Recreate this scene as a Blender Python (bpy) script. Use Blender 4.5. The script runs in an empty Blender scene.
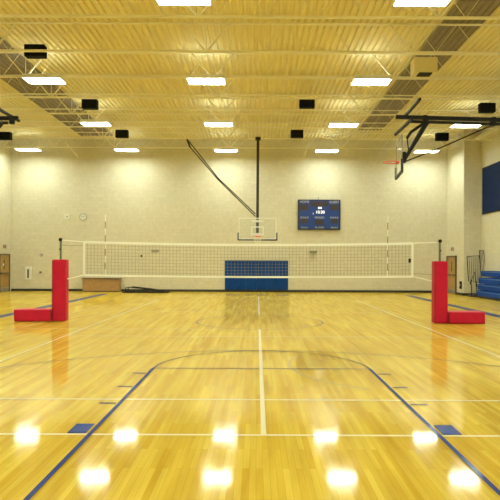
import bpy, math, random
from mathutils import Vector, Matrix
random.seed(7)
S = bpy.context.scene
C = bpy.context.collection
PI = math.pi

# ---------------------------------------------------------------- camera, world, exposure
F = 550.0                      # focal length in pixels of a 500 px frame
VX, VY = 257.0, 261.0          # principal point
CH = 1.78                      # camera height
ROLL = math.radians(0.25)
cam = bpy.data.cameras.new('camera'); co = bpy.data.objects.new('camera', cam); C.objects.link(co)
cam.sensor_width = 36.0; cam.lens = F/500*36
cam.shift_x = (250-VX)/500; cam.shift_y = (VY-250)/500
cam.clip_end = 200
co.location = (0, 0, CH)
co.rotation_euler = (Matrix.Rotation(PI/2, 4, 'X') @ Matrix.Rotation(ROLL, 4, 'Z')).to_euler()
S.camera = co
w = bpy.data.worlds.new('world'); S.world = w; w.use_nodes = True
w.node_tree.nodes['Background'].inputs[0].default_value = (.9, .85, .7, 1)
w.node_tree.nodes['Background'].inputs[1].default_value = 0.05
S.view_settings.view_transform = 'Standard'; S.view_settings.look = 'None'
S.view_settings.gamma = 1; S.view_settings.use_curve_mapping = False
S.view_settings.exposure = 0.0
LAMP = 47.0                    # radiance of the lamp lenses
LAMP_COL = (.90, 1.0, .84)

def P(px, py, Y):
    """the point of the gym at depth Y seen at photo pixel (px, py)"""
    a = math.tan(ROLL)
    x = px + a*(py-VY); y = py - a*(px-VX)
    return Vector(((x-VX)*Y/F, Y, CH+(VY-y)*Y/F))

# ---------------------------------------------------------------- materials
def mat(name, col, rough=.6, metal=0, spec=.5, noise=0, nscale=8, bump=0, bscale=40, coat=0, alpha=1, emit=0, ecol=None):
    m = bpy.data.materials.new(name); m.use_nodes = True
    nt = m.node_tree; b = nt.nodes['Principled BSDF']
    b.inputs['Base Color'].default_value = (*col, 1); b.inputs['Roughness'].default_value = rough
    b.inputs['Metallic'].default_value = metal; b.inputs['Specular IOR Level'].default_value = spec
    b.inputs['Coat Weight'].default_value = coat; b.inputs['Coat Roughness'].default_value = .08
    b.inputs['Alpha'].default_value = alpha
    if emit:
        b.inputs['Emission Color'].default_value = (*(ecol or col), 1); b.inputs['Emission Strength'].default_value = emit
    if noise or bump:
        tc = nt.nodes.new('ShaderNodeTexCoord')
    if noise:
        n = nt.nodes.new('ShaderNodeTexNoise'); n.inputs['Scale'].default_value = nscale; n.inputs['Detail'].default_value = 4
        r = nt.nodes.new('ShaderNodeValToRGB')
        r.color_ramp.elements[0].position = .3; r.color_ramp.elements[1].position = .7
        r.color_ramp.elements[0].color = (*[c*(1-noise) for c in col], 1)
        r.color_ramp.elements[1].color = (*[min(1, c*(1+noise)) for c in col], 1)
        nt.links.new(tc.outputs['Object'], n.inputs['Vector']); nt.links.new(n.outputs['Fac'], r.inputs[0])
        nt.links.new(r.outputs[0], b.inputs['Base Color'])
    if bump:
        n2 = nt.nodes.new('ShaderNodeTexNoise'); n2.inputs['Scale'].default_value = bscale
        bp = nt.nodes.new('ShaderNodeBump'); bp.inputs['Strength'].default_value = bump; bp.inputs['Distance'].default_value = .01
        nt.links.new(tc.outputs['Object'], n2.inputs['Vector']); nt.links.new(n2.outputs['Fac'], bp.inputs['Height'])
        nt.links.new(bp.outputs[0], b.inputs['Normal'])
    return m

def wall_material():
    m = mat('painted_block', (.70, .63, .43), .55)
    nt = m.node_tree; b = nt.nodes['Principled BSDF']; L = nt.links.new; N = nt.nodes.new
    g = N('ShaderNodeNewGeometry'); sep = N('ShaderNodeSeparateXYZ'); L(g.outputs['Position'], sep.inputs[0])
    ad = N('ShaderNodeMath'); ad.operation = 'ADD'; L(sep.outputs['X'], ad.inputs[0]); L(sep.outputs['Y'], ad.inputs[1])
    cb = N('ShaderNodeCombineXYZ'); L(ad.outputs[0], cb.inputs['X']); L(sep.outputs['Z'], cb.inputs['Y'])
    br = N('ShaderNodeTexBrick'); L(cb.outputs[0], br.inputs['Vector'])
    br.inputs['Scale'].default_value = 1; br.inputs['Brick Width'].default_value = .4; br.inputs['Row Height'].default_value = .2
    br.inputs['Mortar Size'].default_value = .008
    br.inputs['Color1'].default_value = (.69, .64, .49, 1); br.inputs['Color2'].default_value = (.72, .67, .52, 1)
    br.inputs['Mortar'].default_value = (.66, .61, .47, 1)
    ns = N('ShaderNodeTexNoise'); ns.inputs['Scale'].default_value = 5; ns.inputs['Detail'].default_value = 6; L(g.outputs['Position'], ns.inputs['Vector'])
    mx = N('ShaderNodeMix'); mx.data_type = 'RGBA'; mx.blend_type = 'OVERLAY'; mx.inputs[0].default_value = .25
    L(br.outputs['Color'], mx.inputs[6]); L(ns.outputs['Fac'], mx.inputs[7]); L(mx.outputs[2], b.inputs['Base Color'])
    return m

def floor_material(name='maple_floor'):
    m = mat(name, (.7, .45, .14), .16)
    nt = m.node_tree; b = nt.nodes['Principled BSDF']; L = nt.links.new; N = nt.nodes.new
    g = N('ShaderNodeNewGeometry')
    sep = N('ShaderNodeSeparateXYZ'); L(g.outputs['Position'], sep.inputs[0])
    cb = N('ShaderNodeCombineXYZ'); L(sep.outputs['Y'], cb.inputs['X']); L(sep.outputs['X'], cb.inputs['Y'])
    br = N('ShaderNodeTexBrick'); L(cb.outputs[0], br.inputs['Vector'])
    br.inputs['Scale'].default_value = 1; br.inputs['Brick Width'].default_value = 1.3; br.inputs['Row Height'].default_value = .0571
    br.inputs['Mortar Size'].default_value = .0009; br.offset = .37; br.squash = 1
    br.inputs['Color1'].default_value = (.76, .51, .05, 1); br.inputs['Color2'].default_value = (.93, .72, .12, 1)
    br.inputs['Mortar'].default_value = (.56, .36, .04, 1); br.inputs['Bias'].default_value = .1
    mp = N('ShaderNodeMapping'); mp.inputs['Scale'].default_value = (5, .4, 1); L(g.outputs['Position'], mp.inputs['Vector'])
    n1 = N('ShaderNodeTexNoise'); n1.inputs['Scale'].default_value = 1.2; n1.inputs['Detail'].default_value = 5; L(mp.outputs[0], n1.inputs['Vector'])
    r1 = N('ShaderNodeValToRGB'); L(n1.outputs['Fac'], r1.inputs[0])
    r1.color_ramp.elements[0].position = .3; r1.color_ramp.elements[0].color = (.74, .66, .48, 1)
    r1.color_ramp.elements[1].position = .68; r1.color_ramp.elements[1].color = (1, 1, 1, 1)
    mx = N('ShaderNodeMix'); mx.data_type = 'RGBA'; mx.blend_type = 'MULTIPLY'; mx.inputs[0].default_value = 1
    L(br.outputs['Color'], mx.inputs[6]); L(r1.outputs[0], mx.inputs[7])
    n2 = N('ShaderNodeTexNoise'); n2.inputs['Scale'].default_value = .35; n2.inputs['Detail'].default_value = 2; L(g.outputs['Position'], n2.inputs['Vector'])
    r2 = N('ShaderNodeValToRGB'); L(n2.outputs['Fac'], r2.inputs[0])
    r2.color_ramp.elements[0].position = .35; r2.color_ramp.elements[0].color = (.93, .90, .82, 1)
    r2.color_ramp.elements[1].position = .65; r2.color_ramp.elements[1].color = (1, 1, 1, 1)
    mx2 = N('ShaderNodeMix'); mx2.data_type = 'RGBA'; mx2.blend_type = 'MULTIPLY'; mx2.inputs[0].default_value = 1
    L(mx.outputs[2], mx2.inputs[6]); L(r2.outputs[0], mx2.inputs[7]); L(mx2.outputs[2], b.inputs['Base Color'])
    # uneven gloss of the finish
    n3 = N('ShaderNodeTexNoise'); n3.inputs['Scale'].default_value = 1.1; n3.inputs['Detail'].default_value = 6; L(mp.outputs[0], n3.inputs['Vector'])
    mr = N('ShaderNodeMapRange'); mr.inputs['From Min'].default_value = .3; mr.inputs['From Max'].default_value = .7
    mr.inputs['To Min'].default_value = .045; mr.inputs['To Max'].default_value = .11
    L(n3.outputs['Fac'], mr.inputs['Value']); L(mr.outputs[0], b.inputs['Roughness'])
    return varnish(m)

def varnish(m, top=.37):
    """wood or paint under a hard gym varnish: diffuse below, glossy above, limited at grazing angles by the wavy finish"""
    nt = m.node_tree; b = nt.nodes['Principled BSDF']; L = nt.links.new; N = nt.nodes.new
    out = [n for n in nt.nodes if n.type == 'OUTPUT_MATERIAL'][0]
    d = N('ShaderNodeBsdfDiffuse'); g = N('ShaderNodeBsdfGlossy'); fr = N('ShaderNodeFresnel'); mn = N('ShaderNodeMath'); mx = N('ShaderNodeMixShader')
    fr.inputs['IOR'].default_value = 1.47; mn.operation = 'MINIMUM'; mn.inputs[1].default_value = top; L(fr.outputs[0], mn.inputs[0])
    for src, dst in ((b.inputs['Base Color'], d.inputs['Color']), (b.inputs['Roughness'], g.inputs['Roughness'])):
        if src.is_linked: L(src.links[0].from_socket, dst)
        else: dst.default_value = src.default_value
    g.inputs['Color'].default_value = (1, 1, 1, 1)
    L(mn.outputs[0], mx.inputs[0]); L(d.outputs[0], mx.inputs[1]); L(g.outputs[0], mx.inputs[2]); L(mx.outputs[0], out.inputs['Surface'])
    nt.nodes.remove(b)
    return m

def glass_material():
    m = bpy.data.materials.new('backboard_glass'); m.use_nodes = True; nt = m.node_tree
    for n in list(nt.nodes): nt.nodes.remove(n)
    o = nt.nodes.new('ShaderNodeOutputMaterial'); t = nt.nodes.new('ShaderNodeBsdfTransparent'); p = nt.nodes.new('ShaderNodeBsdfPrincipled')
    t.inputs[0].default_value = (.985, .99, .985, 1)
    p.inputs['Base Color'].default_value = (.85, .88, .85, 1); p.inputs['Roughness'].default_value = .1
    mx = nt.nodes.new('ShaderNodeMixShader'); mx.inputs[0].default_value = .05
    nt.links.new(t.outputs[0], mx.inputs[1]); nt.links.new(p.outputs[0], mx.inputs[2]); nt.links.new(mx.outputs[0], o.inputs[0])
    return m

M = dict(
    wall=wall_material(), floor=floor_material(),
    deck=mat('cream_deck', (.86, .76, .46), .6, noise=.06, nscale=30),
    steel=mat('cream_steel', (.90, .85, .66), .5),
    grey_deck=mat('grey_deck', (.27, .225, .20), .7, noise=.12, nscale=12),
    ledge=mat('pale_ledge', (.78, .70, .46), .6),
    base=mat('dark_rubber', (.025, .022, .02), .5),
    black=mat('black_steel', (.016, .014, .014), .6, spec=.2),
    mast=mat('dark_grey_steel', (.035, .032, .026), .6, spec=.25),
    blackbox=mat('black_cabinet', (.006, .007, .012), .7, spec=.15),
    grille=mat('black_grille', (.010, .011, .016), .9, spec=.1, bump=.6, bscale=150),
    housing=mat('white_enamel', (.86, .86, .82), .35),
    lens=mat('lit_lens', (1, .97, .9), .5, emit=LAMP, ecol=LAMP_COL),
    uplens=mat('lit_upper_lens', (1, .97, .9), .5, emit=5.5, ecol=LAMP_COL),
    red=mat('red_vinyl', (.56, .004, .042), .45, spec=.3, noise=.08, nscale=6, bump=.25, bscale=9),
    seam=mat('dark_red_seam', (.22, .01, .02), .6),
    navy=mat('navy_vinyl', (.002, .05, .25), .6, spec=.2, noise=.12, nscale=5, bump=.2, bscale=8),
    navy_dark=mat('navy_panel', (.003, .016, .08), .7, spec=.15, noise=.15, nscale=4),
    score=mat('scoreboard_blue', (.008, .045, .25), .5),
    window=mat('scoreboard_window', (.045, .03, .04), .6),
    score_edge=mat('scoreboard_frame', (.012, .015, .035), .5),
    text=mat('cream_lettering', (.55, .55, .50), .6),
    digit=mat('lit_digit', (1, 1, 1), .6, emit=1.3),
    white=mat('white_paint', (.85, .85, .80), .5),
    net=mat('net_cord', (.28, .235, .11), .8),
    band=mat('white_net_band', (.95, .94, .88), .7),
    hoopnet=mat('white_hoop_cord', (.85, .84, .78), .8),
    orange=mat('orange_rim', (.75, .10, .05), .4),
    pole=mat('grey_green_pole', (.16, .19, .13), .35, metal=.3),
    glass=glass_material(),
    pad=mat('board_padding', (.025, .028, .035), .6),
    brown=mat('brown_laminate', (.42, .24, .09), .45, noise=.15, nscale=9),
    brown_top=mat('dark_brown_edge', (.14, .075, .03), .5),
    doorwood=mat('oak_veneer', (.42, .25, .07), .4, noise=.15, nscale=7),
    frame=mat('door_frame_brown', (.13, .09, .045), .45),
    chrome=mat('brushed_metal', (.55, .53, .48), .3, metal=.8),
    doorglass=mat('dark_door_glass', (.22, .19, .11), .15),
    grey=mat('grey_plastic', (.33, .31, .26), .6),
    face=mat('clock_face', (.85, .84, .76), .5),
    seat=mat('blue_seat', (.004, .055, .36), .6, spec=.2, noise=.1, nscale=5),
    seat_lip=mat('pale_blue_seat_edge', (.04, .15, .50), .5),
    dark=mat('dark_plinth', (.05, .035, .05), .7),
    line_white=mat('white_line_paint', (.97, .88, .60), .09, spec=.6),
    line_faint=mat('worn_cream_line_paint', (.90, .74, .42), .09, spec=.6),
    line_blue=mat('blue_line_paint', (.04, .065, .25), .09, spec=.6),
    line_block=mat('blue_block_paint', (.004, .045, .30), .2, spec=.55),
    line_grey=mat('grey_blue_line_paint', (.20, .17, .17), .09, spec=.6),
    line_band=mat('grey_violet_band_paint', (.13, .135, .22), .09, spec=.6),
    line_worn=mat('worn_grey_line_paint', (.64, .49, .18), .09, spec=.6),
    sign=mat('exit_sign_red', (.45, .03, .02), .5, emit=.12, ecol=(1, .1, .05)),
)

for k_ in M:
    if k_.startswith('line_'): varnish(M[k_], dict(line_blue=.10, line_block=.10, line_grey=.20, line_band=.17).get(k_, .36))

# ---------------------------------------------------------------- mesh helpers
class MB:
    def __init__(s): s.v = []; s.f = []
    def box(s, c, d, R=None):
        n = len(s.v)
        for z in (-.5, .5):
            for x, y in ((-.5, -.5), (.5, -.5), (.5, .5), (-.5, .5)):
                p = Vector((x*d[0], y*d[1], z*d[2]))
                if R: p = R @ p
                s.v.append(tuple(p+Vector(c)))
        for q in ((3, 2, 1, 0), (4, 5, 6, 7), (0, 1, 5, 4), (1, 2, 6, 5), (2, 3, 7, 6), (3, 0, 4, 7)):
            s.f.append([n+i for i in q])
        return s
    def lohi(s, lo, hi): return s.box([(a+b)/2 for a, b in zip(lo, hi)], [abs(b-a) for a, b in zip(lo, hi)])
    def tube(s, pts, r, k=8, cap=True, closed=False):
        pts = [Vector(p) for p in pts]; n0 = len(s.v); N = len(pts)
        t0 = (pts[1]-pts[0]).normalized(); ref = Vector((0, 0, 1)) if abs(t0.z) < .9 else Vector((1, 0, 0))
        for i, p in enumerate(pts):
            if closed: t = (pts[(i+1) % N]-pts[i-1]).normalized()
            else: t = (pts[min(i+1, N-1)]-pts[max(i-1, 0)]).normalized()
            u = t.cross(ref).normalized(); v = t.cross(u)
            for j in range(k):
                a = 2*PI*j/k + (PI/4 if k == 4 else 0)
                s.v.append(tuple(p+(u*math.cos(a)+v*math.sin(a))*r))
        for i in range(N if closed else N-1):
            i2 = (i+1) % N
            for j in range(k):
                s.f.append([n0+i*k+j, n0+i*k+(j+1) % k, n0+i2*k+(j+1) % k, n0+i2*k+j])
        if cap and not closed:
            s.f.append([n0+j for j in range(k)][::-1]); s.f.append([n0+(N-1)*k+j for j in range(k)])
        return s
    def quad(s, *p):
        n = len(s.v); s.v += [tuple(q) for q in p]; s.f.append(list(range(n, n+len(p)))); return s
    def disc(s, c, r, d, axis='Y', k=32):
        n = len(s.v); c = Vector(c)
        for e in (-.5, .5):
            for j in range(k):
                a = 2*PI*j/k
                if axis == 'Y': o = Vector((math.cos(a)*r, e*d, math.sin(a)*r))
                elif axis == 'X': o = Vector((e*d, math.cos(a)*r, math.sin(a)*r))
                else: o = Vector((math.cos(a)*r, math.sin(a)*r, e*d))
                s.v.append(tuple(c+o))
        s.f.append([n+j for j in range(k)]); s.f.append([n+k+j for j in range(k)][::-1])
        for j in range(k): s.f.append([n+j, n+k+j, n+k+(j+1) % k, n+(j+1) % k])
        return s
    def build(s, name, m, parent=None, bevel=0, seg=2, smooth=False, origin=None):
        me = bpy.data.meshes.new(name)
        o0 = Vector(origin) if origin else Vector((0, 0, 0))
        me.from_pydata([tuple(Vector(v)-o0) for v in s.v], [], s.f)
        import bmesh
        bm = bmesh.new(); bm.from_mesh(me); bmesh.ops.recalc_face_normals(bm, faces=bm.faces); bm.to_mesh(me); bm.free()
        me.materials.append(m if not isinstance(m, str) else M[m])
        if smooth:
            for p in me.polygons: p.use_smooth = True
        o = bpy.data.objects.new(name, me); C.objects.link(o); o.location = o0
        if parent is not None: o.parent = parent
        if bevel:
            b = o.modifiers.new('bevel', 'BEVEL'); b.width = bevel; b.segments = seg; b.limit_method = 'ANGLE'
        return o

def tag(o, label, cat, group=None):
    o['label'] = label; o['category'] = cat
    if group: o['group'] = group
    return o
def thing(name, label, cat, loc, group=None):
    o = bpy.data.objects.new(name, None); C.objects.link(o); o.location = loc; o.empty_display_size = .1
    return tag(o, label, cat, group)
def struct(o): o['kind'] = 'structure'; return o
def dup(root, loc, label):
    r = root.copy(); C.objects.link(r); r.location = loc; r['label'] = label
    for ch in list(root.children):
        c = ch.copy(); C.objects.link(c); c.parent = r
        for g in list(ch.children):
            d = g.copy(); C.objects.link(d); d.parent = c
    return r
def lab(o, t): o['label'] = t; return o

# ---------------------------------------------------------------- room shell
XL, XR, XR2, YB, YF, YJ = -14.1, 10.9, 11.8, 31.6, -4.0, 29.0
ZD = 8.73                                              # underside of the roof deck
WT = .3
floor = struct(MB().lohi((XL-WT, YF-WT, -.2), (XR2+WT, YB+WT, 0)).build('floor', 'floor'))
struct(MB().lohi((XL-WT, YB, 0), (XR+WT, YB+WT, ZD+.2)).build('wall_back', 'wall'))
struct(MB().lohi((XL-WT, YF-WT, 0), (XL, YB, ZD+.2)).build('wall_left', 'wall'))
struct(MB().lohi((XR, YJ, 0), (XR2, YB, ZD+.2)).lohi((XR2, YF-WT, 0), (XR2+WT, YJ, ZD+.2)).build('wall_right', 'wall'))
struct(MB().lohi((XL, YF-WT, 0), (XR2, YF, ZD+.2)).build('wall_front', 'wall'))
# corrugated roof deck, ribs along the length of the gym
dk = MB(); pitch = .2; x = XL-.1; y0, y1 = YF-.1, YB+.1
while x < XR2+.1:
    xs = [x, x+.07, x+.10, x+.17, x+.2]; zs = [ZD, ZD, ZD+.075, ZD+.075, ZD]
    for a in range(4):
        dk.quad((xs[a], y0, zs[a]), (xs[a+1], y0, zs[a+1]), (xs[a+1], y1, zs[a+1]), (xs[a], y1, zs[a]))
    x += pitch
dk.lohi((XL-WT, YF-WT, ZD+.08), (XR2+WT, YB+WT, ZD+.2))
ceiling = struct(dk.build('ceiling', 'deck'))
def grey_strip(xa, xb, ya, yb):
    g = MB(); x = xa
    while x < xb-.01:
        xs = [x, x+.07, x+.10, x+.17, x+.2]; zs = [0, 0, .04, .04, 0]
        for a in range(4):
            g.quad((xs[a], ya, ZD-.045+zs[a]), (xs[a+1], ya, ZD-.045+zs[a+1]), (xs[a+1], yb, ZD-.045+zs[a+1]), (xs[a], yb, ZD-.045+zs[a]))
        x += .2
    lab(g.build('deck_strip', 'grey_deck', ceiling), 'dark grey unpainted strip of roof deck')
grey_strip(-9.8, -8.1, 10, 30.6); grey_strip(5.3, 6.5, 10, 29.0)
# baseboards
struct(MB().lohi((XL, YB-.03, 0), (XR, YB, .13)).build('baseboard_back', 'base'))
struct(MB().lohi((XL, YF, 0), (XL+.03, 29.9, .13)).build('baseboard_left', 'base'))
struct(MB().lohi((XR-.03, YJ-.03, 0), (XR, 29.95, .13)).lohi((XR-.03, YJ-.03, 0), (XR2, YJ, .13)).lohi((XR2-.03, YF, 0), (XR2, YJ-.03, .13)).build('baseboard_right', 'base'))
struct(MB().lohi((XR2-.34, YF, 8.10), (XR2, YJ, 8.34)).build('trim_1', 'ledge'))

# ---------------------------------------------------------------- floor markings (paint on the floor)
LZ = [0]
def strip(name, m, pts, wd, z=.0023, closed=False):
    s = MB(); pts = [Vector((p[0], p[1], 0)) for p in pts]; n = len(pts); L = []; R = []
    for i, p in enumerate(pts):
        if closed: t = pts[(i+1) % n]-pts[i-1]
        else: t = pts[min(i+1, n-1)]-pts[max(i-1, 0)]
        t.normalize(); q = Vector((-t.y, t.x, 0))*wd/2
        L.append(p+q); R.append(p-q)
    for i in range(n if closed else n-1):
        j = (i+1) % n
        s.quad(*[Vector((a.x, a.y, z)) for a in (L[i], R[i], R[j], L[j])])
    return s.build(name, m, floor)
def arc(cx, cy, r, a0, a1, n=48): return [(cx+r*math.cos(math.radians(a0+(a1-a0)*i/n)), cy+r*math.sin(math.radians(a0+(a1-a0)*i/n))) for i in range(n+1)]
X0 = .085; NETY = 16.1
strip('sideline', 'line_band', [(-8.05, 3.5), (-8.05, 29.05)], .42)
strip('sideline', 'line_band', [(7.95, 3.5), (7.95, 29.05)], .42)
for sgn, yb in ((1, 3.30), (-1, 28.9)):
    ft = yb+sgn*5.79
    if sgn > 0:
        lane = 'line_blue'
        for sx in (-1, 1):
            strip('lane_line', lane, [(X0+sx*1.785, yb), (X0+sx*1.785, ft)], .047, .0075)
            MB().lohi((X0+sx*1.84, yb+2.36, .001), (X0+sx*2.03, yb+2.67, .0080)).build('lane_block', 'line_block', floor)
            for k in (3.54, 4.45, 5.37):
                strip('lane_mark', 'line_blue', [(X0+sx*1.83, yb+k), (X0+sx*2.04, yb+k)], .045, .006)
        strip('free_throw_line', 'line_grey', [(X0-1.8, ft), (X0+1.8, ft)], .05, .0050)
        strip('free_throw_circle', 'line_grey', arc(X0, ft, 1.785, 0, 180), .04, .006)
        strip('baseline', 'line_grey', [(-7.85, yb), (7.75, yb)], .05, .0050)
        strip('three_point_arc', 'line_grey', arc(X0, yb+1.6, 6.02, 0, 180, 80), .038, .0042)
        for sx in (-1, 1): strip('three_point_line', 'line_grey', [(X0+sx*6.02, yb), (X0+sx*6.02, yb+1.6)], .045, .0042)
    else:
        for px0, px1 in ((226, 240), (245, 252), (257, 268), (276, 288)):
            a = P(px0, 295, 28.8).x; b = P(px1, 295, 28.8).x
            MB().lohi((a, 28.62, .001), (b, 28.86, .0080)).build('baseline_mark', 'line_blue', floor)
strip('center_circle', 'line_grey', arc(X0, NETY, 1.83, 0, 360, 64)[:-1], .04, .0050, True)
strip('center_line', 'line_white', [(X0-.01, 5.62), (X0-.01, NETY-1.85)], .055, .0095)
strip('center_line', 'line_white', [(X0, NETY+1.85), (X0, 27.0)], .055, .0095)
for sx in (-4.5, 4.56): strip('volleyball_sideline', 'line_white', [(sx, 7.05), (sx, 25.1)], .05, .0036)
strip('volleyball_end_line', 'line_white', [(-12.5, 7.05), (10.5, 7.05)], .05, .0030)
strip('crossing_sideline', 'line_white', [(-12.5, 5.62), (10.5, 5.62)], .05, .0027)
strip('attack_line', 'line_faint', [(-4.5, 12.95), (4.56, 12.95)], .05, .0023)
strip('attack_line', 'line_faint', [(-4.5, 19.2), (4.56, 19.2)], .05, .0023)
strip('crossing_line', 'line_faint', [(-10.5, 14.3), (X0-1, 14.3)], .04, .0023)
strip('crossing_line', 'line_faint', [(-6.2, 9), (-6.2, 24)], .04, .0023)
strip('worn_arc', 'line_worn', arc(2.62, 9.4, 2.05, 150, 240), .06, .0018)

# ---------------------------------------------------------------- roof joists
HB = CH+6.05                                           # bottom chord height
ORD = ['nearest the back wall', 'second from the back wall', 'third from the back wall', 'fourth from the back wall', 'fifth from the back wall',
       'sixth from the back wall', 'seventh from the back wall', 'eighth from the back wall', 'ninth from the back wall', 'tenth from the back wall',
       'eleventh from the back wall', 'twelfth from the back wall', 'thirteenth from the back wall', 'fourteenth from the back wall']
def web_mesh():
    g = MB(); pts = []; i = 0; x = XL+.05
    while x < XR-.05:
        pts.append((x, 0, .03 if i % 2 else ZD-HB-.05)); x += .62; i += 1
    for a, b in zip(pts[:-1], pts[1:]): g.tube([a, b], .009, 4)
    return g
JY = [29.6-2.272*k for k in range(14)]
j0 = thing('roof_joist', '', 'joist', (0, JY[0], HB), 'open web roof joists')
xe = XR2
MB().lohi((XL, -.04, 0), (XR2-.15, .04, .05)).build('bottom_chord', 'steel', j0)
MB().lohi((XL, -.04, ZD-HB-.085), (XR2, .04, ZD-HB-.05)).build('top_chord', 'steel', j0)
web_mesh().build('web', 'steel', j0)
for nx in (-13.7, -7.7, -1.5, 4.5, 10.2):
    for dx in (-.7, .7):
        if nx+dx < XL or nx+dx > XR: continue
        MB().tube([(nx+dx*.06, 0, .06), (nx+dx, 0, ZD-HB-.07)], .03, 4).build('diagonal_brace', 'steel', j0)
    MB().tube([(nx, 0, .06), (nx, 0, ZD-HB-.06)], .014, 4).build('hanger_rod', 'steel', j0)
for k, y in enumerate(JY):
    l = 'cream open-web steel roof joist spanning the gym, ' + ORD[k]
    if k == 0: j0['label'] = l
    elif y > YF+.2: dup(j0, (0, y, HB), l)
# short kicker braces between the last joist and the wall
for k, (a, b) in enumerate((((65, 142), (78, 157)), ((309, 141), (304, 157)), ((388, 142), (377, 158)))):
    p = P(a[0], a[1], 29.75); q = P(b[0], b[1], YB-.03)
    n = ['left, above the clock', 'right of centre, above the scoreboard', 'beside the raised side hoop', 'at the far left corner'][k]
    q = Vector((q.x, YB-.02, q.z)); o = MB().tube([p, q], .022, 4).build('kicker_brace', 'steel')
    tag(o, 'thin cream brace between last joist and back wall, ' + n, 'brace', 'braces at the back wall')

# ---------------------------------------------------------------- lamps
LH = CH+6.0
def make_lamp():
    t = thing('ceiling_light', '', 'ceiling light', (0, 0, LH), 'high bay ceiling lights')
    hx, hy, h = .61, .32, .075
    g = MB()
    g.lohi((-hx, -hy, h), (hx, hy, h+.06))
    for s_ in (-1, 1):
        g.quad((-hx, s_*hy, 0), (hx, s_*hy, 0), (hx, s_*hy, h), (-hx, s_*hy, h))
        g.quad((s_*hx, -hy, 0), (s_*hx, hy, 0), (s_*hx, hy, h), (s_*hx, -hy, h))
    hs = g.build('housing', 'housing', t)
    MB().lohi((-hx+.03, -hy+.03, .03), (hx-.03, hy-.03, .05)).build('lamp_lens', 'lens', t)
    MB().lohi((-hx+.06, -.2, h+.061), (hx-.06, .2, h+.07)).build('upper_lens', 'uplens', t)
    for s_ in (-.45, .45):
        MB().tube([(s_, 0, h+.05), (s_, 0, .6)], .006, 5).build('hanger', 'chrome', t)
    return t
COLS = [-2.295, -1.31, -.315, .695, 1.69]; SP = 5.45
ROWS = [30.0, 24.28, 18.42, 12.6, 6.8, 1.0]
RN = ['the far row along the back wall', 'the middle row', 'the nearest fully seen row', 'the row overhead at the top edge', 'the row above the free throw lane', 'the row above the viewer']
CN = ['leftmost', 'second from the left', 'third from the left', 'fourth from the left', 'rightmost']
first = None
for r, y in enumerate(ROWS):
    for c, cx in enumerate(COLS):
        l = 'lit ceiling light, %s in %s' % (CN[c], RN[r])
        if not first: first = make_lamp(); first.location = (cx*SP, y, LH); first['label'] = l
        else: dup(first, (cx*SP, y, LH), l)

# ---------------------------------------------------------------- black boxes in the roof
def make_box():
    t = thing('ceiling_speaker', '', 'speaker', (0, 0, 0), 'black boxes hung in the roof')
    MB().lohi((-.30, -.12, -.18), (.30, .14, .18)).build('cabinet', 'blackbox', t, .015)
    MB().lohi((-.28, -.135, -.16), (.28, -.118, .16)).build('grille', 'grille', t)
    for s_ in (-.25, .25): MB().tube([(s_, .1, .17), (s_, .1, .9)], .006, 5).build('hanger', 'steel', t)
    return t
first = None
for px, py, Y, l in ((35.5, 51.5, 16.6, 'tucked under the roof at the upper left'), (90, 104.5, 21.6, 'left of the middle lamps'), (122, 134, 26.6, 'left, just above the back wall lamps'),
                     (307, 103.5, 21.6, 'right of the middle of the ceiling'), (202+95, 134, 26.6, 'near the centre, above the scoreboard'), (442, 137, 26.6, 'behind the raised side hoop'),
                     (487, 108, 21.6, 'at the right edge above the lamp'), (5, 136, 26.6, 'at the far left edge')):
    p = P(px, py, Y); l = 'black rectangular box hung in the roof, ' + l
    if not first: first = make_box(); first.location = p; first['label'] = l
    else: dup(first, p, l)
# boxy duct outlet by the upper right
p = P(421, 69, 17.0)
t = thing('air_outlet', 'cream boxy air outlet with a dark louvre, upper right of the ceiling', 'vent', p)
MB().lohi((-.25, -.2, -.16), (.45, .3, .30)).build('cabinet', 'deck', t, .01)
MB().lohi((-.1, -.17, -.19), (.30, .15, -.161)).build('louvre', 'black', t)

# ---------------------------------------------------------------- volleyball set
def rope(a, b, r=.012, sag=0, n=8): return [Vector(a).lerp(Vector(b), i/n)-Vector((0, 0, sag*4*(i/n)*(1-i/n))) for i in range(n+1)]
NX0, NX1 = -5.06, 4.55; NT, NBt = 2.315, 1.345
PXL, PXR = -5.79, 5.39
net = thing('volleyball_net', 'long white-banded volleyball net stretched between two red padded posts', 'net', (0, NETY, 0))
def sag(x, d):
    u = (x-(NX0+NX1)/2)/((NX1-NX0)/2); return d*(1-u*u)
def net_z(x, f): return (NBt-sag(x, .035))*(1-f)+(NT-sag(x, .065))*f
g = MB(); n = int((NX1-NX0)/.1)
xs_ = [NX0+(NX1-NX0)*i/n for i in range(n+1)]
for xx in xs_[1:-1]: g.box((xx, 0, (net_z(xx, 0)+net_z(xx, 1))/2), (.007, .006, net_z(xx, 1)-net_z(xx, 0)))
for k in range(1, 10): g.tube([(xx, 0, net_z(xx, k/10)) for xx in xs_[::4]+[NX1]], .0042, 4)
g.build('netting', 'net', net)
def band(f, hh):
    q = MB()
    for i in range(0, n, 4):
        x0, x1 = xs_[i], xs_[min(i+4, n)]
        A = [Vector((x, y, net_z(x, f)+z)) for x in (x0, x1) for y in (-.008, .008) for z in (-hh, hh)]
        for F4 in ((0, 4, 5, 1), (2, 3, 7, 6), (1, 5, 7, 3), (0, 2, 6, 4)): q.quad(*[A[j] for j in F4])
    return q
band(1, .035).build('top_band', 'band', net)
band(0, .028).build('bottom_band', 'band', net)
for xx in (NX0, NX1): MB().lohi((xx-.03, -.009, NBt-.02), (xx+.03, .009, NT+.02)).build('side_band', 'band', net)
MB().tube(rope((NX0, 0, NT), (PXL+.05, 0, NT+.055)), .02, 6).build('top_rope', 'band', net)
MB().tube(rope((NX1, 0, NT), (PXR-.15, 0, NT+.03)), .02, 6).build('top_rope', 'band', net)
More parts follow.
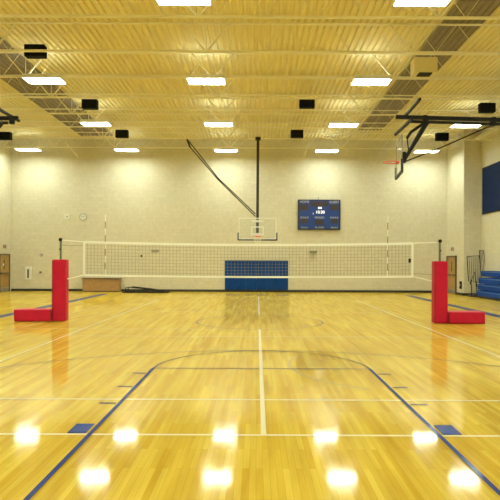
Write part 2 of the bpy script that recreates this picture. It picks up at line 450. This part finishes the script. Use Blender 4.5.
MB().tube(rope((NX0, 0, NBt), (PXL+.22, -.0, NBt-.12)), .02, 6).build('bottom_rope', 'band', net)
MB().tube(rope((NX1, 0, NBt), (PXR-.22, -.0, NBt-.14)), .02, 6).build('bottom_rope', 'band', net)
MB().tube(rope((NX1, 0, NBt+.09), (PXR-.22, 0, NBt+.06)), .006, 5).build('tie_cord', 'net', net)
MB().tube(rope((NX0, 0, NT-.1), (PXL+.1, 0, NT-.1)), .006, 5).build('tie_cord', 'net', net)
MB().lohi((NX1-.12, -.02, 1.75), (NX1-.05, -.01, 1.87)).build('net_tag', 'black', net)
for px, l in ((105.5, 'left'), (387.5, 'right')):
    xx = P(px, 240, NETY).x
    t = thing('net_antenna', 'thin dark and white striped antenna standing up from the net near its %s end' % l, 'antenna', (xx, NETY-.022, NBt-.03), 'net antennas')
    for k in range(9):
        MB().tube([(0, 0, k*.2), (0, 0, k*.2+.2)], .011, 6).build('stripe', 'net' if k % 2 else 'band', t)
def post(x, sx, l, base_len, yoff=0):
    t = thing('volleyball_post', 'red padded volleyball post with long low foot pad, at the %s end of the net' % l, 'post', (x, NETY+yoff, 0), 'padded volleyball posts')
    MB().lohi((-.195, -.15, .01), (.195, .15, 1.80)).build('post_pad', 'red', t, .035, 3)
    MB().lohi((-.197, -.153, .02), (-.185, -.14, 1.78)).build('pad_seam', 'seam', t)
    x0 = sx*.2; x1 = sx*(.2+base_len)
    MB().lohi((min(x0, x1), -.25, .01), (max(x0, x1), .25, .35)).build('foot_pad', 'red', t, .035, 3)
    MB().lohi((sx*.2-.012, -.255, .03), (sx*.2+.012, -.21, .34)).build('foot_seam', 'seam', t)
    MB().tube([(sx*0, 0, 1.75), (0, 0, 2.38)], .030, 10).build('pole', 'pole', t)
    MB().disc((0, -.02, 2.38), .05, .04).build('pulley', 'black', t)
    MB().tube([(0, -.04, 2.1), (0, -.09, 2.1)], .02, 8).build('crank', 'black', t)
    return t
post(P(60.5, 300, NETY).x, -1, 'left', 1.07, 0)
post(P(439, 300, NETY-.1).x, 1, 'right', 1.03, -.15)

# ---------------------------------------------------------------- far hoop hung from the roof
def basket(t, board_c, ax, nrm, W=1.83, H=1.07, target=True):
    """board_c centre, ax = unit along the width, nrm = unit facing the court"""
    ax = Vector(ax).normalized(); nrm = Vector(nrm).normalized(); up = Vector((0, 0, 1)); c = Vector(board_c)
    R = Matrix((ax, nrm, up)).transposed()
    def b(ctr, d): return (c+R@Vector(ctr), d, R)
    bb = MB().box(*b((0, 0, 0), (W-.04, .012, H-.04))).build('backboard', 'glass', t)
    fr = MB()
    for s_ in (-1, 1):
        fr.box(*b((0, 0, s_*(H/2-.025)), (W, .03, .04))); fr.box(*b((s_*(W/2-.02), 0, 0), (.04, .03, H)))
    fr.build('board_frame', 'white' if target else 'grey', bb)
    if target:
        sq = MB()
        for s_ in (-1, 1):
            sq.box(*b((s_*.28, .009, -.12), (.05, .004, .45))); sq.box(*b((0, .009, -.12+s_*.2), (.60, .004, .05)))
        sq.build('target_square', 'white', bb)
    pd = MB().box(*b((0, 0, -H/2-.02), (W+.08, .07, .06)))
    for s_ in (-1, 1): pd.box(*b((s_*(W/2+.02), 0, -H/2+.16), (.06, .07, .36)))
    lab(pd.build('edge_padding', 'pad', bb), 'dark padding along bottom edge and lower corners')
    rc = c+R@Vector((0, .38 if target else .24, -H/2+(.15 if target else .38)))
    ring = [rc+ax*.225*math.cos(a*2*PI/28)+nrm*.225*math.sin(a*2*PI/28) for a in range(28)]
    g = MB().tube(ring, .014, 8, closed=True); g.box(*b((0, .05, -H/2+(.14 if target else .37)), (.14, .10, .06)))
    rim = g.build('rim', 'orange', t)
    if not target: return bb
    ng = MB()
    for k in range(12):
        for s_ in (-1, 1):
            pts = []
            for i in range(5):
                a = 2*PI*(k+s_*i*.5)/12; r = .22-.10*min(1, i/3.2)
                pts.append(rc+ax*r*math.cos(a)+nrm*r*math.sin(a)-up*.42*i/4)
            ng.tube(pts, .005, 4)
    ng.build('hoop_net', 'hoopnet', rim)
    return bb
HY = 27.13
t = thing('basketball_hoop', 'roof-hung basketball hoop with glass backboard on a dark mast, centre of back wall', 'hoop', (P(258, 140, HY+.2).x, HY, 0))
off = t.location.copy()
def rel(v, base): return Vector(v)-base
bc = P(257.5, 229.8, HY)
basket(t, rel((bc.x, HY-.1, 3.37), off), (1, 0, 0), (0, -1, 0), 1.86, 1.07)
top = P(258, 139, HY+.2); top.z = HB+.02; bot = P(257.4, 236, HY+.2)
MB().tube([rel(top, off), rel((bot.x, HY+.2, bot.z), off)], .095, 4).build('mast', 'mast', t)
MB().lohi((-.13, .1, top.z-.06), (.13, .3, top.z+.08)).build('mast_clamp', 'mast', t)
MB().lohi((-.3, .0, 3.05), (.3, .12, 3.16)).lohi((-.3, .0, 3.7), (.3, .12, 3.8)).build('board_bracket', 'white', t)
for a, b in (((187, 139), (255.5, 214)), ((190, 147), (255.5, 216.5))):
    MB().tube([rel(P(*a, HY+.25), off), rel(P(218, 178.5+(1 if a[0] == 190 else -.5), HY+.25), off), rel(P(*b, HY+.2), off)], .03, 6).build('side_brace', 'mast', t)
MB().tube([rel(P(187, 139, HY+.25), off), rel(P(190, 147, HY+.25), off)], .05, 6).build('brace_clamp', 'mast', t)

# ---------------------------------------------------------------- raised side hoops
DY = 16.95
t = thing('basketball_hoop', 'folded-up side basketball hoop seen edge-on, on black steel arms at the right', 'hoop', (4.36, DY, 0))
off = t.location.copy()
def Q(px, py, Y=DY): return rel(P(px, py, Y), off)
a = Vector((4.26, 16.2, 0)); b = Vector((4.46, 17.7, 0)); ax = (b-a).normalized()
basket(t, rel((4.36, DY, 5.0), off), ax, (-ax.y, ax.x, 0), 1.5, 1.07, False)
def bar(name, pts, r, k=4, m='black'): return MB().tube(pts, r, k).build(name, m, t)
def P2(px, py, Y): return rel(P(px, py, Y), off)
end = Vector((3.9, 0, 0))
q = Q(396, 117); q2 = Q(500, 120); bar('roof_beam', [q, q2, q2+(q2-q)*1.05], .075)
q = Q(411, 121.5); q2 = Q(500, 124.3); bar('roof_beam', [q, q2, q2+(q2-q)*1.1], .055)
bar('cross_tube', [P2(420, 99, 15.5), P2(404, 117.5, 17.45)], .05)
bar('cross_tube', [P2(412, 119, 16.4), P2(395, 135, 18.4)], .05)
bar('folding_arm', [Q(429, 121, DY-.25), Q(404, 161, DY-.1)], .06)
bar('folding_arm', [Q(426, 121, DY+.35), Q(404, 161, DY+.2)], .06)
bar('short_arm', [Q(423, 124), Q(411, 132), Q(407, 138)], .06)
bar('short_arm', [Q(407, 138), Q(408.5, 150), Q(404, 160)], .022)
bar('long_brace', [Q(404, 162), Q(440, 148), Q(497, 123)], .022, 6)
bar('board_mount', [Q(404, 152), Q(403.5, 163)], .08)
bar('clamp', [Q(493, 117.5), Q(493, 126)], .10)
bar('clamp', [Q(425, 115.5), Q(425, 125)], .09)
for px, h in ((545, 0),):
    p = Q(px, 118); MB().tube([p, Vector((p.x, p.y, HB-off.z))], .04, 4).build('hanger', 'black', t)
t = thing('basketball_hoop', 'folded-up side basketball hoop on black steel arms, mostly beyond the left edge', 'hoop', (-8.4, DY, 0))
off = t.location.copy()
basket(t, rel((-8.62, DY, 4.95), off), (0, -1, 0), (1, 0, 0), 1.5, 1.07, False)
q = Q(18, 118); bar('roof_beam', [q, q+Vector((-3.4, 0, -.08))], .075)
q = Q(8, 122.8); bar('roof_beam', [q, q+Vector((-3.2, 0, -.08))], .055)
p1 = P(19, 121, 17.6); bar('cross_tube', [rel(p1, off), rel((p1.x, 15.2, p1.z), off)], .05)
bar('folding_arm', [Q(3, 122), Q(-2, 128), Vector((-.4, .2, 4.9))], .06)
bar('folding_arm', [Q(1, 122, DY-.3), Vector((-.4, -.2, 4.9))], .06)
bar('board_mount', [Vector((-.36, 0, 4.7)), Vector((-.36, 0, 5.2))], .08)
bar('clamp', [Q(12, 116), Q(12, 124)], .09)
p = Q(-14, 118); MB().tube([p, Vector((p.x, p.y, HB-off.z))], .04, 4).build('hanger', 'black', t)

# ---------------------------------------------------------------- things on the back wall
def text(s, size, loc, parent, m='text', ext=.002):
    cu = bpy.data.curves.new('t', 'FONT'); cu.body = s; cu.size = size; cu.align_x = 'CENTER'; cu.align_y = 'CENTER'; cu.extrude = ext
    to = bpy.data.objects.new('t', cu); C.objects.link(to)
    bpy.context.view_layer.update()
    me = bpy.data.meshes.new_from_object(to.evaluated_get(bpy.context.evaluated_depsgraph_get())); bpy.data.objects.remove(to)
    me.materials.clear(); me.materials.append(M[m])
    o = bpy.data.objects.new('lettering', me); C.objects.link(o); o.rotation_euler = (PI/2, 0, 0); o.location = loc; o.parent = parent
    return o
a = P(298, 199.5, YB-.12); b = P(340.3, 230, YB-.12)
cx, cz = (a.x+b.x)/2, (a.z+b.z)/2; W = b.x-a.x; Hh = a.z-b.z
t = thing('scoreboard', 'navy electronic scoreboard with pale lettering, high on the back wall', 'scoreboard', (cx, YB-.14, cz))
MB().lohi((-W/2, 0, -Hh/2), (W/2, .139, Hh/2)).build('cabinet', 'score_edge', t, .01)
MB().lohi((-W/2+.07, -.012, -Hh/2+.07), (W/2-.07, -.001, Hh/2-.07)).build('face_panel', 'score', t)
def win(x, z, w_, h_): return MB().lohi((x-w_/2, -.022, z-h_/2), (x+w_/2, -.013, z+h_/2)).build('display_window', 'window', t)
k = W/2.42
win(-.86*k, .42, .48, .34); win(.86*k, .42, .48, .34); win(0, .60, 1.0, .28)
win(-.86*k, -.36, .40, .26); win(.86*k, -.36, .40, .26); win(0, -.43, .5, .30)
for s_, x, z, sz in (('HOME', -.84*k, .73, .19), ('GUEST', .86*k, .72, .19), ('BONUS', -.84*k, -.17, .14), ('PERIOD', .02, -.17, .16), ('BONUS', .86*k, -.17, .14),
                     ('FOULS', -.84*k, -.74, .13), ('PLAYER', .02, -.74, .15), ('FOULS', .86*k, -.74, .13)):
    text(s_, sz, (x, -.017, z), t)
text('10:30', .24, (.05, -.018, .14), t, 'digit', .004)
text('1', .14, (-.34, -.018, .06), t, 'digit', .004)
MB().lohi((-.06, -.02, .34), (.14, -.013, .44)).build('glowing_logo', 'digit', t)  # small white logo, no lamp; its glow is added by the digit material
MB().tube([(-.05, .07, Hh/2), (-.05, .07, Hh/2+.15)], .012, 6).build('conduit', 'black', t)

# blue wall pads: six panels
a = P(225, 260.3, YB); b = P(288, 291, YB); n = 6; w_ = (b.x-a.x)/n
PN = ['leftmost', 'second from the left', 'third from the left', 'third from the right', 'second from the right', 'rightmost']
for i in range(n):
    t = thing('wall_pad', 'tall blue vinyl wall pad behind the hoop, %s of the six' % PN[i], 'wall pad', (a.x+w_*(i+.5), YB-.07, .13), 'blue wall pads')
    MB().lohi((-w_/2+.001, 0, .002), (w_/2-.001, .038, a.z-.13)).build('backer', 'dark', t)
    MB().lohi((-w_/2+.002, -.03, .005), (w_/2-.002, .03, a.z-.135)).build('cushion', 'navy', t, .006)

def wallbox(name, label, cat, px, py, w_, h_, d=.08, m='grey', group=None):
    p = P(px, py, YB-d); t = thing(name, label, cat, (p.x, YB-d, p.z), group)
    MB().lohi((-w_/2, 0, -h_/2), (w_/2, d-.001, h_/2)).build('body', m, t, .006)
    return t
# clock
p = P(83, 217, YB-.06); t = thing('wall_clock', 'round white wall clock with a dark rim, high on back wall left', 'clock', (p.x, YB-.06, p.z))
MB().disc((0, .03, 0), .215, .058).build('rim', 'grey', t)
MB().disc((0, -.005, 0), .185, .02).build('clock_face', 'face', t)
for ang, ln in ((60, .10), (-60, .14)):
    r = math.radians(ang); MB().tube([(0, -.022, 0), (ln*math.sin(r), -.022, ln*math.cos(r))], .010, 4).build('hand', 'black', t)
for j in range(12):
    r = j*PI/6; MB().box((.155*math.sin(r), -.017, .155*math.cos(r)), (.014, .004, .03), Matrix.Rotation(r, 3, 'Y')).build('hour_mark', 'black', t)
t = wallbox('wall_speaker', 'small white square wall speaker left of the clock', 'speaker', 67, 216.5, .26, .26, .08, 'face')
MB().disc((0, -.008, 0), .05, .014).build('horn', 'grey', t)
t = wallbox('alarm_strobe', 'small dark alarm box on the back wall, above the slotted white panel', 'alarm', 41, 255, .14, .14, .06, 'frame'); MB().disc((0, -.005, 0), .04, .01).build('lamp', 'face', t)
t = wallbox('wall_switch', 'tiny dark switch box low on the back wall by the left red post', 'switch', 40.3, 272.3, .11, .11, .05, 'frame'); MB().lohi((-.015, -.012, -.02), (.015, 0, .02)).build('toggle', 'grey', t)
t = wallbox('slotted_panel', 'white upright wall panel with a dark slot, left part of back wall', 'panel', 28, 273, .34, .74, .08, 'face'); MB().lohi((-.04, -.008, -.28), (.05, .0, .22)).build('slot', 'dark', t)
t = wallbox('emergency_light', 'small grey twin-head emergency light behind the net, left half of back wall', 'emergency light', 155, 251, .40, .14, .10, 'grey', 'emergency lights')
for s_ in (-1, 1): MB().disc((s_*.13, -.03, .02), .07, .06).build('lamp_head', 'grey', t)
t = wallbox('emergency_light', 'small grey twin-head emergency light below the scoreboard', 'emergency light', 313.5, 252, .40, .14, .10, 'grey', 'emergency lights')
for s_ in (-1, 1): MB().disc((s_*.13, -.03, .02), .07, .06).build('lamp_head', 'grey', t)
t = wallbox('wall_button', 'tiny dark wall button behind the net, left of an emergency light', 'button', 141.5, 256, .11, .14, .05, 'frame'); MB().disc((0, -.006, 0), .03, .012).build('plunger', 'black', t)

# ---------------------------------------------------------------- doors
def side_door(xw, side, y0, y1, name, n):
    """door leaf in a side wall at x=xw, side=+1 if the room lies at smaller x"""
    s_ = -side; d = struct(bpy.data.objects.new(name, None)); C.objects.link(d); d.location = (xw, (y0+y1)/2, 0)
    hw = (y1-y0)/2; H_ = 2.12
    def bx(x0, x1, ya, yb, z0, z1): return MB().lohi((s_*x0, ya, z0), (s_*x1, yb, z1))
    leaf = bx(.0, .04, -hw+.07, hw-.07, .01, H_-.08).build('door_leaf', 'doorwood', d)
    fr = bx(0, .08, -hw, -hw+.07, 0, H_); fr.lohi((0, hw-.07, 0), (s_*.08, hw, H_)); fr.lohi((0, -hw, H_-.08), (s_*.08, hw, H_))
    fr.build('door_frame', 'frame', d)
    bx(.06, .12, -hw+.1, hw-.1, 1.0, 1.09).build('push_bar', 'frame', d)
    bx(.041, .05, -.14, .02, 1.25, 1.8).build('door_window', 'doorglass', d)
    bx(.041, .05, -hw+.09, hw-.09, .02, .26).build('kick_plate', 'chrome', d)
    return d
side_door(XR, 1, 30.0, 31.45, 'door_1', 1)
d = side_door(XL, -1, 30.0, 31.25, 'door_2', 2)
MB().disc((.07, -.2, 1.52), .07, .03, 'X').build('door_plate', 'face', d)
def exit_sign(x, y, z, side, l):
    t = thing('exit_sign', l, 'exit sign', (x, y, z), 'exit signs above the side doors')
    s_ = -side
    MB().lohi((0, -.15, -.1), (s_*.06, .15, .1)).build('housing', 'grey', t)
    o = text('EXIT', .17, (s_*.065, 0, 0), t, 'sign'); o.rotation_euler = (PI/2, 0, -side*PI/2)
p = 30.75; exit_sign(XR, 30.6, P(450, 249, 30.6).z, 1, 'small red-lettered exit sign above the right-hand brown door')
exit_sign(XL, 30.65, P(5, 246.5, 30.6).z, -1, 'small red-lettered exit sign above the left-hand brown door')
t = thing('wall_box', 'small dark box low on the wall corner right of the brown door', 'wall box', (XR, P(461.3, 285, 29.4).y-.05, P(461.3, 285, 29.4).z))
MB().lohi((-.06, -.11, -.2), (0, .11, .2)).build('cover', 'black', t, .01)
MB().lohi((-.075, -.03, -.05), (-.06, .03, .05)).build('latch', 'chrome', t)

# ---------------------------------------------------------------- low brown cabinet, black post trolley
a = P(83.5, 278, YB-.3); b = P(120.5, 292, YB-.3)
t = thing('low_cabinet', 'low brown wooden cabinet against back wall under the left end of the net', 'cabinet', ((a.x+b.x)/2, YB-.32, 0))
w_ = b.x-a.x; h_ = a.z
MB().lohi((-w_/2+.03, -.24, .05), (w_/2-.03, .28, h_-.05)).build('body', 'brown', t, .005)
MB().lohi((-w_/2, -.29, h_-.05), (w_/2, .285, h_)).build('top', 'brown_top', t, .005)
MB().lohi((-w_/2+.06, -.21, 0), (w_/2-.06, .25, .05)).build('plinth', 'dark', t)
CY = 30.4
t = thing('post_trolley', 'long low black steel trolley frame lying by the back wall left of the blue pads', 'trolley', (P(146, 293, CY).x, CY, 0))
off = t.location.copy()
def T(px, py, dy=0): v = P(px, py, CY); v.y += dy; v.z = max(v.z, .04); return v-off
for dy in (-.3, .3):
    MB().tube([T(124, 292.3, dy), T(169, 292.3, dy)], .035, 6).build('base_rail', 'black', t)
    MB().tube([T(127, 291, dy), T(127, 287.5, dy), T(132, 287, dy), T(150, 289, dy), T(168, 292, dy)], .032, 6).build('top_rail', 'black', t)
for px in (124, 136, 150, 165): MB().tube([T(px, 292.2, -.3), T(px, 292.2, .3)], .03, 6).build('cross_bar', 'black', t)
for px, yy in ((132, 287), (142, 288.2)): MB().tube([T(px, yy, -.3), T(px, yy, .3)], .025, 6).build('cross_bar', 'black', t)
for px in (131, 160):
    for dy in (-.3, .3): MB().disc(tuple(T(px, 293, dy)*1), .04, .03).build('wheel', 'base', t)

# ---------------------------------------------------------------- right side: navy panel, bleachers, rail frames
t = thing('wall_panel', 'big dark navy panel high on the right wall, cut by the right edge', 'wall panel', (XR2-.05, 26.2, 4.26))
MB().lohi((0, -5.0, 0), (.049, 2.55, 2.42)).build('backer', 'black', t)
MB().lohi((-.02, -4.9, .06), (0, 2.48, 2.36)).build('panel_face', 'navy_dark', t)
t = thing('bleachers', 'folded blue bleachers stacked in tiers along the right wall', 'bleachers', (XR2, 22, 0))
ye = 5.6
tiers = [(.78, .10, .37), (.74, .40, .68), (.70, .71, 1.0), (.58, 1.06, 1.34)]
MB().lohi((-.72, -9, 0), (-.005, ye, .09)).build('plinth', 'dark', t)
MB().lohi((-.42, -9, .09), (-.005, ye-.1, 1.0)).build('frame', 'dark', t)
for d_, z0, z1 in tiers:
    se = MB().lohi((-d_, -9, z0), (-.43 if z1 <= 1 else -.005, ye, z1)).build('seat_row', 'seat', t, .04, 3)
    MB().lohi((-d_-.012, -8.98, z1-.075), (-d_+.04, ye-.02, z1-.035)).build('seat_edge', 'seat_lip', se)
def railframe(a, b, c, d, n, Y0, Y1, label):
    t = thing('rail_frame', label, 'rail frame', P((a[0]+b[0])/2, 290, (Y0+Y1)/2)); t.location.z = 0
    o = t.location.copy(); K = [P(*a, Y0)-o, P(*b, Y1)-o, P(*c, Y1)-o, P(*d, Y0)-o]
    MB().tube(K+[K[0]], .022, 6).build('outer_frame', 'black', t)
    for i in range(1, n): f = i/n; MB().tube([K[0].lerp(K[1], f), K[3].lerp(K[2], f)], .012, 5).build('bar', 'black', t)
    return t, K, o
t, K, o = railframe((467, 256.5), (479, 255.5), (479, 283), (468.5, 281), 6, 28.2, 28.2, 'black barred rail frame standing at the wall corner, left of the taller one')
for px in (471, 476): MB().tube([P(px, 281, 28.2)-o, Vector((P(px, 281, 28.2).x-o.x, -.12, .03))], .02, 6).build('leg', 'black', t)
MB().tube([P(470, 284, 28.2)-o, P(474.5, 272, 28.1)-o, P(477, 287, 28.1)-o], .028, 6).build('stand', 'black', t)
MB().lohi((P(469, 290, 28.2).x-o.x, -.3, 0), (P(480, 290, 28.2).x-o.x, .2, .10)).build('base', 'dark', t)
t, K, o = railframe((479.5, 250.5), (483.5, 250.5), (486, 276), (481, 276), 3, 28.5, 28.5, 'taller narrow black rail frame leaning behind the blue bleachers')
for q in (K[2], K[3]): MB().tube([q, Vector((q.x, q.y, .02))], .022, 6).build('leg', 'black', t)
